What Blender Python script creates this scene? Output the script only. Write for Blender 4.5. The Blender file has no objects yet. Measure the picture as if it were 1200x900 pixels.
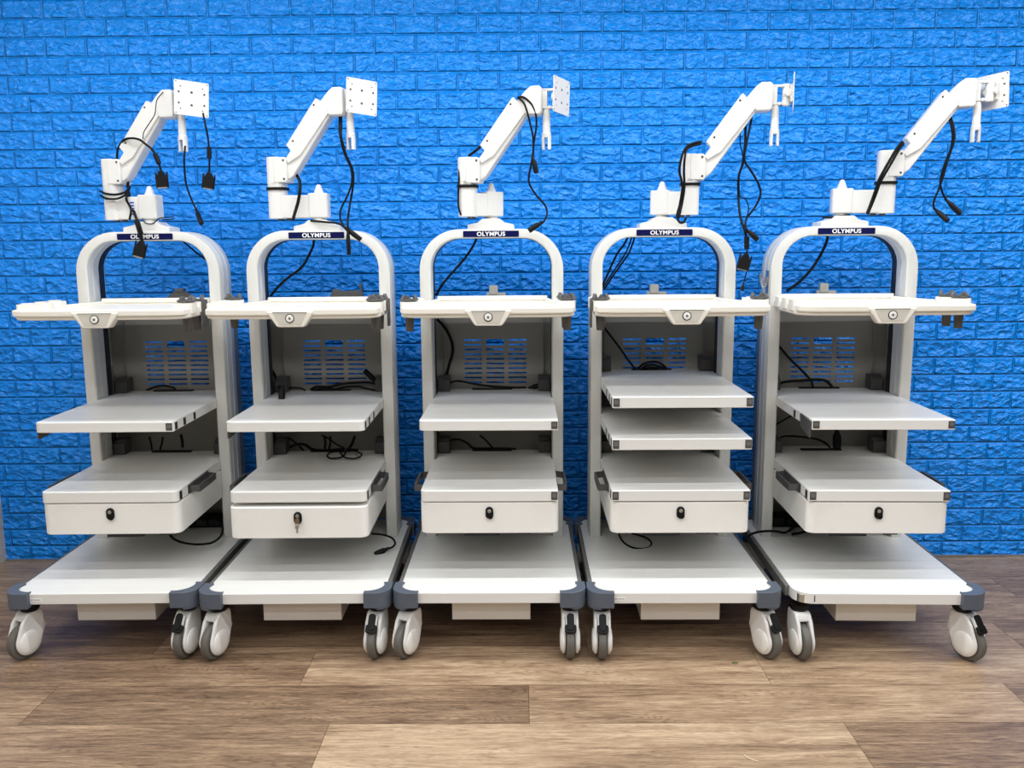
import bpy, bmesh, math, random
from mathutils import Vector, Matrix
random.seed(7)
C = bpy.context.scene.collection
sc = bpy.context.scene
R = math.radians

# ------------------------------------------------------------------ camera
F_PX, PITCH, ROLL, YAW, CAM_H = 1031.2, 8.7632, 0.4409, -0.5084, 1.3763
cam_d = bpy.data.cameras.new('camera'); cam = bpy.data.objects.new('camera', cam_d); C.objects.link(cam)
cam_d.sensor_width = 36.0; cam_d.lens = F_PX / 1200 * 36.0; cam_d.clip_start = 0.05
Mc = Matrix.Rotation(R(-YAW), 4, 'Z') @ Matrix.Rotation(R(90 - PITCH), 4, 'X') @ Matrix.Rotation(R(-ROLL), 4, 'Z')
Mc.translation = (0, 0, CAM_H)
cam.matrix_world = Mc
sc.camera = cam

# ------------------------------------------------------------------ light
sc.view_settings.view_transform = 'Standard'
sc.view_settings.look = 'None'
sc.view_settings.gamma = 1.0
sc.view_settings.use_curve_mapping = False
sc.view_settings.exposure = 0.08
w = bpy.data.worlds.new('world'); sc.world = w; w.use_nodes = True
w.node_tree.nodes['Background'].inputs[0].default_value = (0.93, 0.96, 1.0, 1)
w.node_tree.nodes['Background'].inputs[1].default_value = 0.035

def strip_light(x, y, z, lx, ly, power, tilt=0):
    d = bpy.data.lights.new('ceiling_strip_light', 'AREA'); d.shape = 'RECTANGLE'
    d.size = lx; d.size_y = ly; d.energy = power; d.color = (0.985, 0.99, 1.0)
    o = bpy.data.objects.new('ceiling_strip_light', d); C.objects.link(o)
    o.location = (x, y, z); o.rotation_euler = (R(tilt), 0, 0)
for (y, p) in ((2.75, 102), (1.45, 100), (0.35, 72), (-0.80, 58), (-1.95, 50)):
    strip_light(0, y, 2.8, 9.0, 0.07, p)

# ------------------------------------------------------------------ materials
def lin(c):
    return tuple(((v / 255) / 12.92 if v / 255 < .04045 else ((v / 255 + .055) / 1.055) ** 2.4) for v in c)
def mat(name, rgb, rough=0.5, metal=0.0, noise=0.0, bump=0.0, nscale=40, coat=0.0, stretch=(1, 1, 1), spec=0.5):
    m = bpy.data.materials.new(name); m.use_nodes = True
    nt = m.node_tree; b = nt.nodes['Principled BSDF']
    col = lin(rgb)
    b.inputs['Base Color'].default_value = (*col, 1)
    b.inputs['Roughness'].default_value = rough
    b.inputs['Metallic'].default_value = metal
    b.inputs['Specular IOR Level'].default_value = spec
    if coat: b.inputs['Coat Weight'].default_value = coat
    tc = nt.nodes.new('ShaderNodeTexCoord'); mp = nt.nodes.new('ShaderNodeMapping')
    mp.inputs['Scale'].default_value = stretch
    nz = nt.nodes.new('ShaderNodeTexNoise'); nz.inputs['Scale'].default_value = nscale; nz.inputs['Detail'].default_value = 4
    nt.links.new(tc.outputs['Object'], mp.inputs[0]); nt.links.new(mp.outputs[0], nz.inputs['Vector'])
    if noise:
        mx = nt.nodes.new('ShaderNodeMix'); mx.data_type = 'RGBA'
        mx.inputs[6].default_value = (*[c * (1 - noise) for c in col], 1)
        mx.inputs[7].default_value = (*[min(1, c * (1 + noise)) for c in col], 1)
        nt.links.new(nz.outputs[0], mx.inputs[0]); nt.links.new(mx.outputs[2], b.inputs['Base Color'])
    if bump:
        bp = nt.nodes.new('ShaderNodeBump'); bp.inputs['Strength'].default_value = bump; bp.inputs['Distance'].default_value = 0.002
        nt.links.new(nz.outputs[0], bp.inputs['Height']); nt.links.new(bp.outputs[0], b.inputs['Normal'])
    return m
M = dict(
    white=mat('white_enamel', (236, 235, 230), .42, noise=.02),
    shelf=mat('shelf_enamel', (228, 228, 224), .38, noise=.07, bump=.06, nscale=5, stretch=(.25, 9, 9)),  # banded tone noise paints the reflected streaks across the shelf tops
    ivory=mat('ivory_plastic', (238, 235, 224), .38, noise=.02),
    arm=mat('white_arm_plastic', (226, 226, 223), .42, noise=.02),
    post=mat('satin_aluminium', (214, 214, 209), .42, metal=.05, noise=.06, nscale=20, stretch=(6, 6, .5)),
    panel=mat('grey_painted_steel', (136, 134, 127), .5, noise=.04, nscale=8),
    face=mat('beige_insert', (205, 202, 190), .45, noise=.02),
    bumper=mat('blue_grey_bumper', (86, 94, 107), .42, noise=.05),
    rail=mat('grey_side_strip', (104, 104, 101), .5, noise=.05),
    rubber=mat('grey_tyre_rubber', (96, 93, 87), .6, noise=.08),
    cup=mat('dark_grey_rubber', (82, 80, 78), .5, noise=.06),
    black=mat('black_plastic', (8, 8, 9), .5, noise=.1, spec=.25),
    cable=mat('black_cable', (5, 5, 6), .5, noise=.1, spec=.18),
    slot=mat('dark_slot', (30, 31, 36), .5, noise=.1),
    bracket=mat('charcoal_bracket', (74, 73, 72), .5, noise=.1),
    navy=mat('navy_plate', (10, 16, 70), .7, noise=.05, spec=.1),
    chrome=mat('brushed_metal', (190, 190, 188), .28, metal=.9, noise=.05),
    brass=mat('dull_brass', (150, 128, 104), .35, metal=.8, noise=.1),
    letter=mat('white_lettering', (240, 240, 240), .5, noise=.01),
    red=mat('red_mark', (190, 60, 50), .5, noise=.02),
    tag=mat('blue_print', (50, 70, 150), .5, noise=.02),
)

# ------------------------------------------------------------------ mesh helpers
def finish(name, bm, m, parent=None, smooth=True, bevel=0, seg=2, loc=None, rot=None):
    bmesh.ops.recalc_face_normals(bm, faces=bm.faces[:])
    me = bpy.data.meshes.new(name); bm.to_mesh(me); bm.free()
    if isinstance(m, (list, tuple)):
        for q in m: me.materials.append(q)
    else: me.materials.append(m)
    o = bpy.data.objects.new(name, me); C.objects.link(o)
    if parent: o.parent = parent
    if loc: o.location = loc
    if rot: o.rotation_euler = rot
    if smooth:
        for p in me.polygons: p.use_smooth = True
        me.set_sharp_from_angle(angle=R(35))
    if bevel:
        b = o.modifiers.new('bevel', 'BEVEL'); b.width = bevel; b.segments = seg; b.limit_method = 'ANGLE'; b.angle_limit = R(40)
        b.harden_normals = False
        for p in me.polygons: p.use_smooth = True
    return o
def add_box(bm, x0, x1, y0, y1, z0, z1, T=None):
    vs = [bm.verts.new(v) for v in ((x0,y0,z0),(x1,y0,z0),(x1,y1,z0),(x0,y1,z0),(x0,y0,z1),(x1,y0,z1),(x1,y1,z1),(x0,y1,z1))]
    for f in ((0,3,2,1),(4,5,6,7),(0,1,5,4),(1,2,6,5),(2,3,7,6),(3,0,4,7)): bm.faces.new([vs[i] for i in f])
    if T: bmesh.ops.transform(bm, matrix=T, verts=vs)
    return vs
def add_prism(bm, pts, a0, a1, axis='z', T=None):
    """extrude a 2D outline along an axis: z -> (x,y), y -> (x,z), x -> (y,z)"""
    def P(p, a):
        return {'z': (p[0], p[1], a), 'y': (p[0], a, p[1]), 'x': (a, p[0], p[1])}[axis]
    A = [bm.verts.new(P(p, a0)) for p in pts]; B = [bm.verts.new(P(p, a1)) for p in pts]
    n = len(pts)
    bm.faces.new(A); bm.faces.new(B[::-1])
    for i in range(n): bm.faces.new((A[i], B[i], B[(i+1) % n], A[(i+1) % n]))
    if T: bmesh.ops.transform(bm, matrix=T, verts=A + B)
    return A + B
def add_lathe(bm, prof, n=24, T=None):
    """profile of (radius, z) turned about z, closed at both ends"""
    rings = []; allv = []
    for r, z in prof:
        ring = [bm.verts.new((r*math.cos(2*math.pi*i/n), r*math.sin(2*math.pi*i/n), z)) for i in range(n)]
        rings.append(ring); allv += ring
    for a, b in zip(rings, rings[1:]):
        for i in range(n): bm.faces.new((a[i], a[(i+1) % n], b[(i+1) % n], b[i]))
    bm.faces.new(rings[0][::-1]); bm.faces.new(rings[-1])
    if T: bmesh.ops.transform(bm, matrix=T, verts=allv)
    return allv
def add_cyl(bm, p, q, r0, r1=None, n=20):
    p, q = Vector(p), Vector(q); r1 = r0 if r1 is None else r1
    d = q - p; T = Matrix.Translation(p) @ d.to_track_quat('Z', 'Y').to_matrix().to_4x4()
    e = min(r0, r1) * .12
    return add_lathe(bm, [(r0-e, 0), (r0, e), (r1, d.length-e), (r1-e, d.length)], n, T)
def smooth_path(pts, k=6):
    pts = [Vector(p) for p in pts]
    if len(pts) < 3: return pts
    P = [pts[0]*2-pts[1]] + pts + [pts[-1]*2-pts[-2]]; out = []
    for i in range(1, len(P)-2):
        for j in range(k):
            t = j/k
            out.append(.5*((2*P[i])+(P[i+1]-P[i-1])*t+(2*P[i-1]-5*P[i]+4*P[i+1]-P[i+2])*t*t+(3*P[i]-P[i-1]-3*P[i+1]+P[i+2])*t**3))
    out.append(pts[-1]); return out
def add_tube(bm, pts, r, n=10, k=6):
    path = smooth_path(pts, k); rings = []; up = Vector((0.13, 1, 0.07)).normalized()
    for i, p in enumerate(path):
        d = (path[min(i+1, len(path)-1)] - path[max(i-1, 0)])
        d = d.normalized() if d.length > 1e-9 else Vector((0,0,1))
        a = up - d*up.dot(d)
        a = a.normalized() if a.length > 1e-4 else d.orthogonal().normalized()
        up = a; b = d.cross(a)
        rr = r[i*(len(r)-1)//max(1, len(path)-1)] if isinstance(r, (list, tuple)) else r
        rings.append([bm.verts.new(p + a*rr*math.cos(2*math.pi*j/n) + b*rr*math.sin(2*math.pi*j/n)) for j in range(n)])
    for A, B in zip(rings, rings[1:]):
        for j in range(n): bm.faces.new((A[j], A[(j+1) % n], B[(j+1) % n], B[j]))
    bm.faces.new(rings[0][::-1]); bm.faces.new(rings[-1])
def rrect(x0, x1, y0, y1, r, n=5):
    """rounded rectangle outline; r = one radius or four (x0y0, x1y0, x1y1, x0y1)"""
    r = [r]*4 if not isinstance(r, (list, tuple)) else r
    out = []
    for (cx, cy, sx, sy, a0, q) in ((x0, y0, 1, 1, 180, r[0]), (x1, y0, -1, 1, 270, r[1]), (x1, y1, -1, -1, 0, r[2]), (x0, y1, 1, -1, 90, r[3])):
        if q <= 0: out.append((cx, cy)); continue
        for i in range(n+1):
            a = R(a0 + 90*i/n); out.append((cx+sx*q+q*math.cos(a), cy+sy*q+q*math.sin(a)))
    return out
def hull(pts):
    pts = sorted(set((round(a, 6), round(b, 6)) for a, b in pts))
    def half(ps):
        h = []
        for p in ps:
            while len(h) > 1 and (h[-1][0]-h[-2][0])*(p[1]-h[-2][1]) - (h[-1][1]-h[-2][1])*(p[0]-h[-2][0]) <= 0: h.pop()
            h.append(p)
        return h
    a, b = half(pts), half(pts[::-1]); return a[:-1] + b[:-1]
def BM(): return bmesh.new()
def empty(name, loc, rz=0):
    o = bpy.data.objects.new(name, None); C.objects.link(o); o.location = loc; o.rotation_euler = (0, 0, rz)
    o.empty_display_size = .1
    return o
def tag(o, label, cat, group=None):
    o['label'] = label; o['category'] = cat
    if group: o['group'] = group
    return o

# ------------------------------------------------------------------ room
WALL_Y, LEFT_X = 3.794, -2.325
def wall_material():
    m = bpy.data.materials.new('blue_brick_foam_panels'); m.use_nodes = True
    nt = m.node_tree; N = nt.nodes; L = nt.links; b = N['Principled BSDF']
    def node(t, **kw):
        n = N.new(t)
        for k, v in kw.items(): setattr(n, k, v)
        return n
    def math_(op, a, c=None, d=None):
        n = node('ShaderNodeMath', operation=op)
        for i, v in enumerate((a, c, d)):
            if v is None: continue
            if isinstance(v, (int, float)): n.inputs[i].default_value = v
            else: L.new(v, n.inputs[i])
        return n.outputs[0]
    tc = node('ShaderNodeTexCoord'); sp = node('ShaderNodeSeparateXYZ'); L.new(tc.outputs['Object'], sp.inputs[0])
    x = math_('ADD', sp.outputs[0], 5.36425)             # joints land where the photo has them
    z = math_('ADD', sp.outputs[2], 0.0093)
    cb = node('ShaderNodeCombineXYZ'); L.new(x, cb.inputs[0]); L.new(z, cb.inputs[1])
    br = node('ShaderNodeTexBrick', offset=.5, offset_frequency=2, squash=1)
    br.inputs['Scale'].default_value = 1; br.inputs['Brick Width'].default_value = .1705; br.inputs['Row Height'].default_value = .0753
    br.inputs['Mortar Size'].default_value = .0022; br.inputs['Mortar Smooth'].default_value = .3; br.inputs['Bias'].default_value = 0
    L.new(cb.outputs[0], br.inputs['Vector'])
    br2 = node('ShaderNodeTexBrick', offset=.5, offset_frequency=2, squash=1)
    br2.inputs['Scale'].default_value = 1; br2.inputs['Brick Width'].default_value = .1705; br2.inputs['Row Height'].default_value = .0753
    br2.inputs['Mortar Size'].default_value = .008; br2.inputs['Mortar Smooth'].default_value = 1
    L.new(cb.outputs[0], br2.inputs['Vector'])
    # chiselled faces: repeats panel by panel like the moulded sheets
    px = math_('MODULO', x, .682); pz = math_('MODULO', z, .753)
    c2 = node('ShaderNodeCombineXYZ'); L.new(px, c2.inputs[0]); L.new(pz, c2.inputs[1])
    mp = node('ShaderNodeMapping'); mp.inputs['Scale'].default_value = (1, 1.5, 1); L.new(c2.outputs[0], mp.inputs[0])
    n1 = node('ShaderNodeTexNoise', noise_type='RIDGED_MULTIFRACTAL'); n1.inputs['Scale'].default_value = 15; n1.inputs['Detail'].default_value = 1.2; n1.inputs['Roughness'].default_value = .4; n1.inputs['Distortion'].default_value = 1.1
    L.new(mp.outputs[0], n1.inputs['Vector'])
    n2 = node('ShaderNodeTexNoise'); n2.inputs['Scale'].default_value = 24; n2.inputs['Detail'].default_value = 2; n2.inputs['Distortion'].default_value = 1.0
    L.new(mp.outputs[0], n2.inputs['Vector'])
    vo = node('ShaderNodeTexVoronoi', feature='F1'); vo.inputs['Scale'].default_value = 26
    L.new(mp.outputs[0], vo.inputs['Vector'])
    rock = math_('ADD', math_('MULTIPLY', n1.outputs[0], .34), math_('MULTIPLY', n2.outputs[0], .8))
    rock = math_('ADD', rock, math_('MULTIPLY', vo.outputs['Distance'], .5))
    rock = math_('SUBTRACT', rock, .34)
    inside = math_('SUBTRACT', 1.0, br.outputs['Fac']); mid = math_('SUBTRACT', 1.0, br2.outputs['Fac'])
    hgt = math_('ADD', math_('MULTIPLY', inside, .34), math_('MULTIPLY', math_('MULTIPLY', rock, 1.9), mid))
    bp = node('ShaderNodeBump'); bp.inputs['Strength'].default_value = 1; bp.inputs['Distance'].default_value = .013
    L.new(hgt, bp.inputs['Height']); L.new(bp.outputs[0], b.inputs['Normal'])
    mx = node('ShaderNodeMix', data_type='RGBA')
    mx.inputs[6].default_value = (*lin((8, 138, 246)), 1); mx.inputs[7].default_value = (*lin((16, 150, 252)), 1)
    L.new(n2.outputs[0], mx.inputs[0]); L.new(mx.outputs[2], b.inputs['Base Color'])
    b.inputs['Roughness'].default_value = .34; b.inputs['Specular IOR Level'].default_value = .45
    return m
def floor_material():
    m = bpy.data.materials.new('oak_vinyl_planks'); m.use_nodes = True
    nt = m.node_tree; N = nt.nodes; L = nt.links; b = N['Principled BSDF']
    tc = N.new('ShaderNodeTexCoord'); at = N.new('ShaderNodeAttribute'); at.attribute_name = 'plank'
    add = N.new('ShaderNodeVectorMath'); add.operation = 'MULTIPLY_ADD'
    add.inputs[1].default_value = (7.3, 3.1, 5.7)
    L.new(at.outputs['Color'], add.inputs[0]); L.new(tc.outputs['Object'], add.inputs[2])
    def noise(scale, detail, sx, sy, dist=0., rough=.5):
        mp = N.new('ShaderNodeMapping'); mp.inputs['Scale'].default_value = (sx, sy, 1); L.new(add.outputs[0], mp.inputs[0])
        n = N.new('ShaderNodeTexNoise'); n.inputs['Scale'].default_value = scale; n.inputs['Detail'].default_value = detail
        n.inputs['Distortion'].default_value = dist; n.inputs['Roughness'].default_value = rough
        L.new(mp.outputs[0], n.inputs['Vector']); return n
    grain = noise(7, 10, .45, 6, 1.3, .68); fine = noise(34, 8, .8, 9, .6, .8); blot = noise(1.9, 3, .7, 2.6, 1.4)
    def mth(op, a, c):
        n = N.new('ShaderNodeMath'); n.operation = op
        for i, v in enumerate((a, c)):
            if isinstance(v, (int, float)): n.inputs[i].default_value = v
            else: L.new(v, n.inputs[i])
        return n.outputs[0]
    v = mth('ADD', mth('MULTIPLY', grain.outputs[0], .46), mth('MULTIPLY', fine.outputs[0], .50))
    v = mth('ADD', v, mth('MULTIPLY', blot.outputs[0], .27))
    ring = noise(2.6, 2, .34, 3.2, 1.6)
    rg = mth('SINE', mth('MULTIPLY', ring.outputs[0], 95), 0)
    v = mth('ADD', v, mth('MULTIPLY', mth('POWER', mth('ABSOLUTE', rg, 0), 6), -.055))
    crack = noise(13, 4, .5, 14, .8, .6)
    v = mth('SUBTRACT', v, mth('MULTIPLY', mth('MAXIMUM', mth('SUBTRACT', crack.outputs[0], .60), 0), 1.5))
    sepc = N.new('ShaderNodeSeparateColor'); L.new(at.outputs['Color'], sepc.inputs[0])
    v = mth('ADD', v, mth('MULTIPLY', mth('SUBTRACT', sepc.outputs[2], .5), .13))
    rp = N.new('ShaderNodeValToRGB'); e = rp.color_ramp.elements
    e[0].position = .43; e[0].color = (*lin((82, 63, 49)), 1)
    e[1].position = .80; e[1].color = (*lin((206, 182, 152)), 1)
    q = e.new(.54); q.color = (*lin((126, 102, 80)), 1)
    q = e.new(.64); q.color = (*lin((160, 134, 107)), 1)
    L.new(v, rp.inputs[0]); L.new(rp.outputs[0], b.inputs['Base Color'])
    b.inputs['Roughness'].default_value = .42
    bp = N.new('ShaderNodeBump'); bp.inputs['Strength'].default_value = .25; bp.inputs['Distance'].default_value = .001
    L.new(fine.outputs[0], bp.inputs['Height']); L.new(bp.outputs[0], b.inputs['Normal'])
    return m
def structure(name, bm, m, smooth=False):
    o = finish(name, bm, m, None, smooth); o['kind'] = 'structure'; return o
# floor: planks 0.229 deep and 1.505 long, joints staggered as laid
bm = BM(); cols = []
lay = bm.loops.layers.float_color.new('plank')
joint = {-1: -.566, 0: .022, 1: -.711, 2: .23, 3: .92, 4: .457}
g = .0007
for k in range(-13, 7):
    y0 = 2.397 + .229*k; y1 = min(y0 + .229, WALL_Y + .03)
    if y0 > WALL_Y: break
    off = joint.get(k, (k*.61) % 1.505)
    for j in range(-4, 4):
        x0 = off + 1.505*j; x1 = x0 + 1.505
        x0c, x1c = max(x0, LEFT_X-.05), min(x1, 3.6)
        if x1c <= x0c: continue
        f = bm.faces.new([bm.verts.new(v) for v in ((x0c+g, y0+g, 0), (x1c-g, y0+g, 0), (x1c-g, y1-g, 0), (x0c+g, y1-g, 0))])
        c = (random.random(), random.random(), random.random(), 1)
        for lp in f.loops: lp[lay] = c
f = bm.faces.new([bm.verts.new(v) for v in ((LEFT_X-.05, -.6, -.0015), (3.6, -.6, -.0015), (3.6, WALL_Y+.03, -.0015), (LEFT_X-.05, WALL_Y+.03, -.0015))])
for lp in f.loops: lp[lay] = (0, 0, 0, 1)
f.material_index = 1
structure('floor', bm, [floor_material(), mat('plank_gap', (70, 52, 40), .7, noise=.1)])
bm = BM(); add_box(bm, LEFT_X-.1, 3.6, WALL_Y, WALL_Y+.1, -.02, 2.8)
structure('wall_back', bm, wall_material())
bm = BM(); add_box(bm, LEFT_X-.1, LEFT_X, 1.0, WALL_Y, -.02, 2.8)
structure('wall_left', bm, mat('pale_rough_plaster', (222, 214, 200), .7, noise=.3, bump=.9, nscale=30))
# pale sealant bead along the foot of the blue wall
bm = BM(); add_box(bm, LEFT_X, 3.6, WALL_Y-.012, WALL_Y-.0005, 0.0002, .006)
structure('trim_1', bm, mat('grey_sealant', (120, 118, 118), .6, noise=.1))

# ------------------------------------------------------------------ carts
CARTS = [(-1.4143, 2.8041, .8228), (-.7622, 2.7964, .4866), (-.1071, 2.7962, -.1866), (.5461, 2.7884, -.2826), (1.2105, 2.772, -1.5931)]
def arch_path(hw, z0, z1, r, n=12):
    P = [(-hw, z0, -1, 0), (-hw, z1-r, -1, 0)]
    for i in range(1, n+1):
        a = R(180 - 90*i/n); P.append((-hw+r+r*math.cos(a), z1-r+r*math.sin(a), math.cos(a), math.sin(a)))
    for i in range(0, n+1):
        a = R(90 - 90*i/n); P.append((hw-r+r*math.cos(a), z1-r+r*math.sin(a), math.cos(a), math.sin(a)))
    P.append((hw, z0, 1, 0)); return P
def add_sweep(bm, path, prof):
    """profile (depth inwards, y) carried round the arch contour; depth is squeezed along the top bar"""
    rings = []
    for (x, z, nx, nz) in path:
        k = 1 - .20*abs(nz)
        rings.append([bm.verts.new((x - nx*d*k, y, z - nz*d*k)) for d, y in prof])
    n = len(prof)
    for A, B in zip(rings, rings[1:]):
        for j in range(n): bm.faces.new((A[j], A[(j+1) % n], B[(j+1) % n], B[j]))
    bm.faces.new(rings[0]); bm.faces.new(rings[-1][::-1])
YF = .5806
def cached(key, make, name, m, parent, **kw):
    """first call builds the mesh, later ones copy the object and share its data"""
    if key in CACHE:
        o = CACHE[key].copy(); C.objects.link(o); o.parent = parent; o.name = name
        return o
    bm = BM(); make(bm); o = finish(name, bm, m, parent, **kw); CACHE[key] = o; return o
CACHE = {}

def frame_parts(t):
    prof = [(.006, YF), (.0015, YF+.002), (0, YF+.007), (0, YF+.034), (.006, YF+.036), (.006, YF+.042), (0, YF+.044), (0, YF+.088), (.006, YF+.090), (.006, YF+.096),
            (0, YF+.098), (0, YF+.138), (.004, YF+.148), (.012, YF+.150), (.041, YF+.150), (.043, YF+.148), (.043, YF+.128), (.034, YF+.126), (.034, YF+.100), (.043, YF+.098),
            (.043, YF+.050), (.038, YF+.048), (.038, YF+.044), (.043, YF+.042), (.043, YF+.004), (.039, YF)]
    cached('arch', lambda bm: add_sweep(bm, arch_path(.2744, .241, 1.4495, .155), prof), 'arch_frame', M['post'], t)
    prof2 = [(.0340, YF+.1045), (.0340, YF+.1415), (.0445, YF+.1415), (.0445, YF+.1045)]
    cached('track', lambda bm: add_sweep(bm, arch_path(.2744, .30, 1.4495, .155), prof2), 'dark_track', M['slot'], t)
    # name plate
    def np_(bm): add_prism(bm, rrect(-.1055, .1055, 1.4195, 1.4425, .003), YF-.0025, YF+.002, 'y')
    pl = cached('plate', np_, 'name_plate', M['navy'], t)
    if 'text' not in CACHE:
        cu = bpy.data.curves.new('lettering', 'FONT'); cu.body = 'OLYMPUS'; cu.size = .0212; cu.align_x = 'CENTER'; cu.offset = .00055
        cu.extrude = .0006; cu.space_character = 1.08
        to = bpy.data.objects.new('tmp', cu); C.objects.link(to)
        bpy.context.view_layer.update()
        me = bpy.data.meshes.new_from_object(to.evaluated_get(bpy.context.evaluated_depsgraph_get()))
        bpy.data.objects.remove(to)
        for v in me.vertices: v.co = Vector((v.co.x*1.10, -v.co.z, v.co.y))
        me.materials.clear(); me.materials.append(M['letter'])
        CACHE['text'] = me
    o = bpy.data.objects.new('lettering', CACHE['text']); C.objects.link(o); o.parent = pl; o.location = (0, YF-.003, 1.4238)
    # rear panel with its louvre slots
    def panel(bm):
        cols = [(-.1235, -.0515), (-.033, .041), (.0585, .1325)]
        rows = [1.0045 - .01955*i for i in range(10)]; h = .0036
        xs = [-.262] + [v for c in cols for v in c] + [.262]
        zs = sorted([.245, 1.155] + [r-h for r in rows] + [r+h for r in rows])
        hole = lambda i, j: (i in (1, 3, 5)) and (any(abs((zs[j]+zs[j+1])/2 - r) < .002 for r in rows) or (i == 3 and rows[1] < (zs[j]+zs[j+1])/2 < rows[0]))
        y0, y1 = .808, .811
        F = [[bm.verts.new((x, y0, z)) for z in zs] for x in xs]; K = [[bm.verts.new((x, y1, z)) for z in zs] for x in xs]
        nx, nz = len(xs)-1, len(zs)-1
        solid = lambda i, j: 0 <= i < nx and 0 <= j < nz and not hole(i, j)
        for i in range(nx):
            for j in range(nz):
                if not solid(i, j): continue
                bm.faces.new((F[i][j], F[i+1][j], F[i+1][j+1], F[i][j+1])); bm.faces.new((K[i][j], K[i][j+1], K[i+1][j+1], K[i+1][j]))
                if not solid(i-1, j): bm.faces.new((F[i][j], F[i][j+1], K[i][j+1], K[i][j]))
                if not solid(i+1, j): bm.faces.new((F[i+1][j], K[i+1][j], K[i+1][j+1], F[i+1][j+1]))
                if not solid(i, j-1): bm.faces.new((F[i][j], K[i][j], K[i+1][j], F[i+1][j]))
                if not solid(i, j+1): bm.faces.new((F[i][j+1], F[i+1][j+1], K[i+1][j+1], K[i][j+1]))
    cached('panel', panel, 'back_panel', M['panel'], t, smooth=False)
    # narrow vertical guide folded into the left and right of the panel
    for s in (-1, 1):
        def guide(bm, s=s): add_box(bm, min(s*.259, s*.262), max(s*.259, s*.262), YF+.1495, .8075, .245, 1.155); add_box(bm, min(s*.200, s*.204), max(s*.200, s*.204), .796, .8075, .86, 1.15)
        cached('guide%d' % s, guide, 'panel_fold', M['panel'], t, smooth=False)

def base_parts(t, missing_left=False, mark=None):
    hw, D = .302, .815
    def deck(bm): add_prism(bm, rrect(-hw, hw, 0, D, .062, 8), .2035, .2404)
    cached('deck', deck, 'base_platform', M['shelf'], t, bevel=.0015)
    for s in (-1, 1):
        def rail(bm, s=s): add_box(bm, min(s*.302, s*.316), max(s*.302, s*.316), .075, .74, .202, .2385)
        cached('rail%d' % s, rail, 'side_strip', M['rail'], t, bevel=.002)
    def bump(bm, sx, sy):
        # sx: side, sy=0 front, 1 rear
        r = .062; cx, cy = hw-r, r
        inner = [(cx + (r-.004)*math.sin(R(a)), cy - (r-.004)*math.cos(R(a))) for a in range(0, 91, 10)]
        inner = [(hw-r-.003, .012)] + [(max(x, hw-r-.003), y) for x, y in inner] + [(hw-.010, r+.022)]
        ro = .055; ox, oy = .325-ro, -.019+ro
        outer = [(ox + ro*math.sin(R(a)), oy - ro*math.cos(R(a))) for a in range(90, -1, -9)]
        outer = [(.325-.001, r+.022)] + outer + [(hw-r-.003, -.019)]
        P = inner + outer
        P = [(sx*x, (y if not sy else D-y)) for x, y in P]
        # crown over the deck edge is thin, skirt below
        add_prism(bm, P, .194, .2475)
        sk = [(sx*x, (y if not sy else D-y)) for x, y in [( .245+.002, .02)] + outer[::-1][2:-1] + [(.312, .075)]]
        cxm = sum(p[0] for p in sk)/len(sk); cym = sum(p[1] for p in sk)/len(sk)
        add_prism(bm, [(cxm+(a-cxm)*.9, cym+(b-cym)*.9) for a, b in sk], .186, .198)
    for sx in (-1, 1):
        for sy in (0, 1):
            if missing_left and sx < 0 and sy == 0: continue
            cached('bump%d%d' % (sx, sy), lambda bm: bump(bm, sx, sy), 'corner_bumper', M['bumper'], t, bevel=.005, seg=3)
    if missing_left:
        bm = BM(); add_prism(bm, rrect(-.290, -.245, .008, .06, .02), .205, .2330)
        o = finish('bare_corner_block', bm, M['chrome'], t, bevel=.001); o['label'] = 'bare metal corner with its bumper missing'
    def box(bm): add_box(bm, -.133, .139, .10, .52, .1022, .2034)
    cached('box', box, 'counterweight_box', M['white'], t, bevel=.002)
    if mark == 'slit':
        bm = BM(); add_box(bm, -.240, -.2375, -.0012, .002, .212, .233)
        finish('slot_mark', bm, M['black'], t, smooth=False)
    if mark == 'sticker':
        bm = BM(); add_box(bm, -.236, -.196, -.0008, .001, .214, .2255)
        s = finish('rating_sticker', bm, M['letter'], t, smooth=False)
        bm = BM(); add_box(bm, -.232, -.228, -.0013, 0, .2185, .2225)
        finish('sticker_mark', bm, M['red'], s, smooth=False)
        bm = BM(); add_box(bm, -.225, -.201, -.0012, 0, .2195, .221)
        finish('sticker_print', bm, M['rail'], s, smooth=False)

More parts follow.
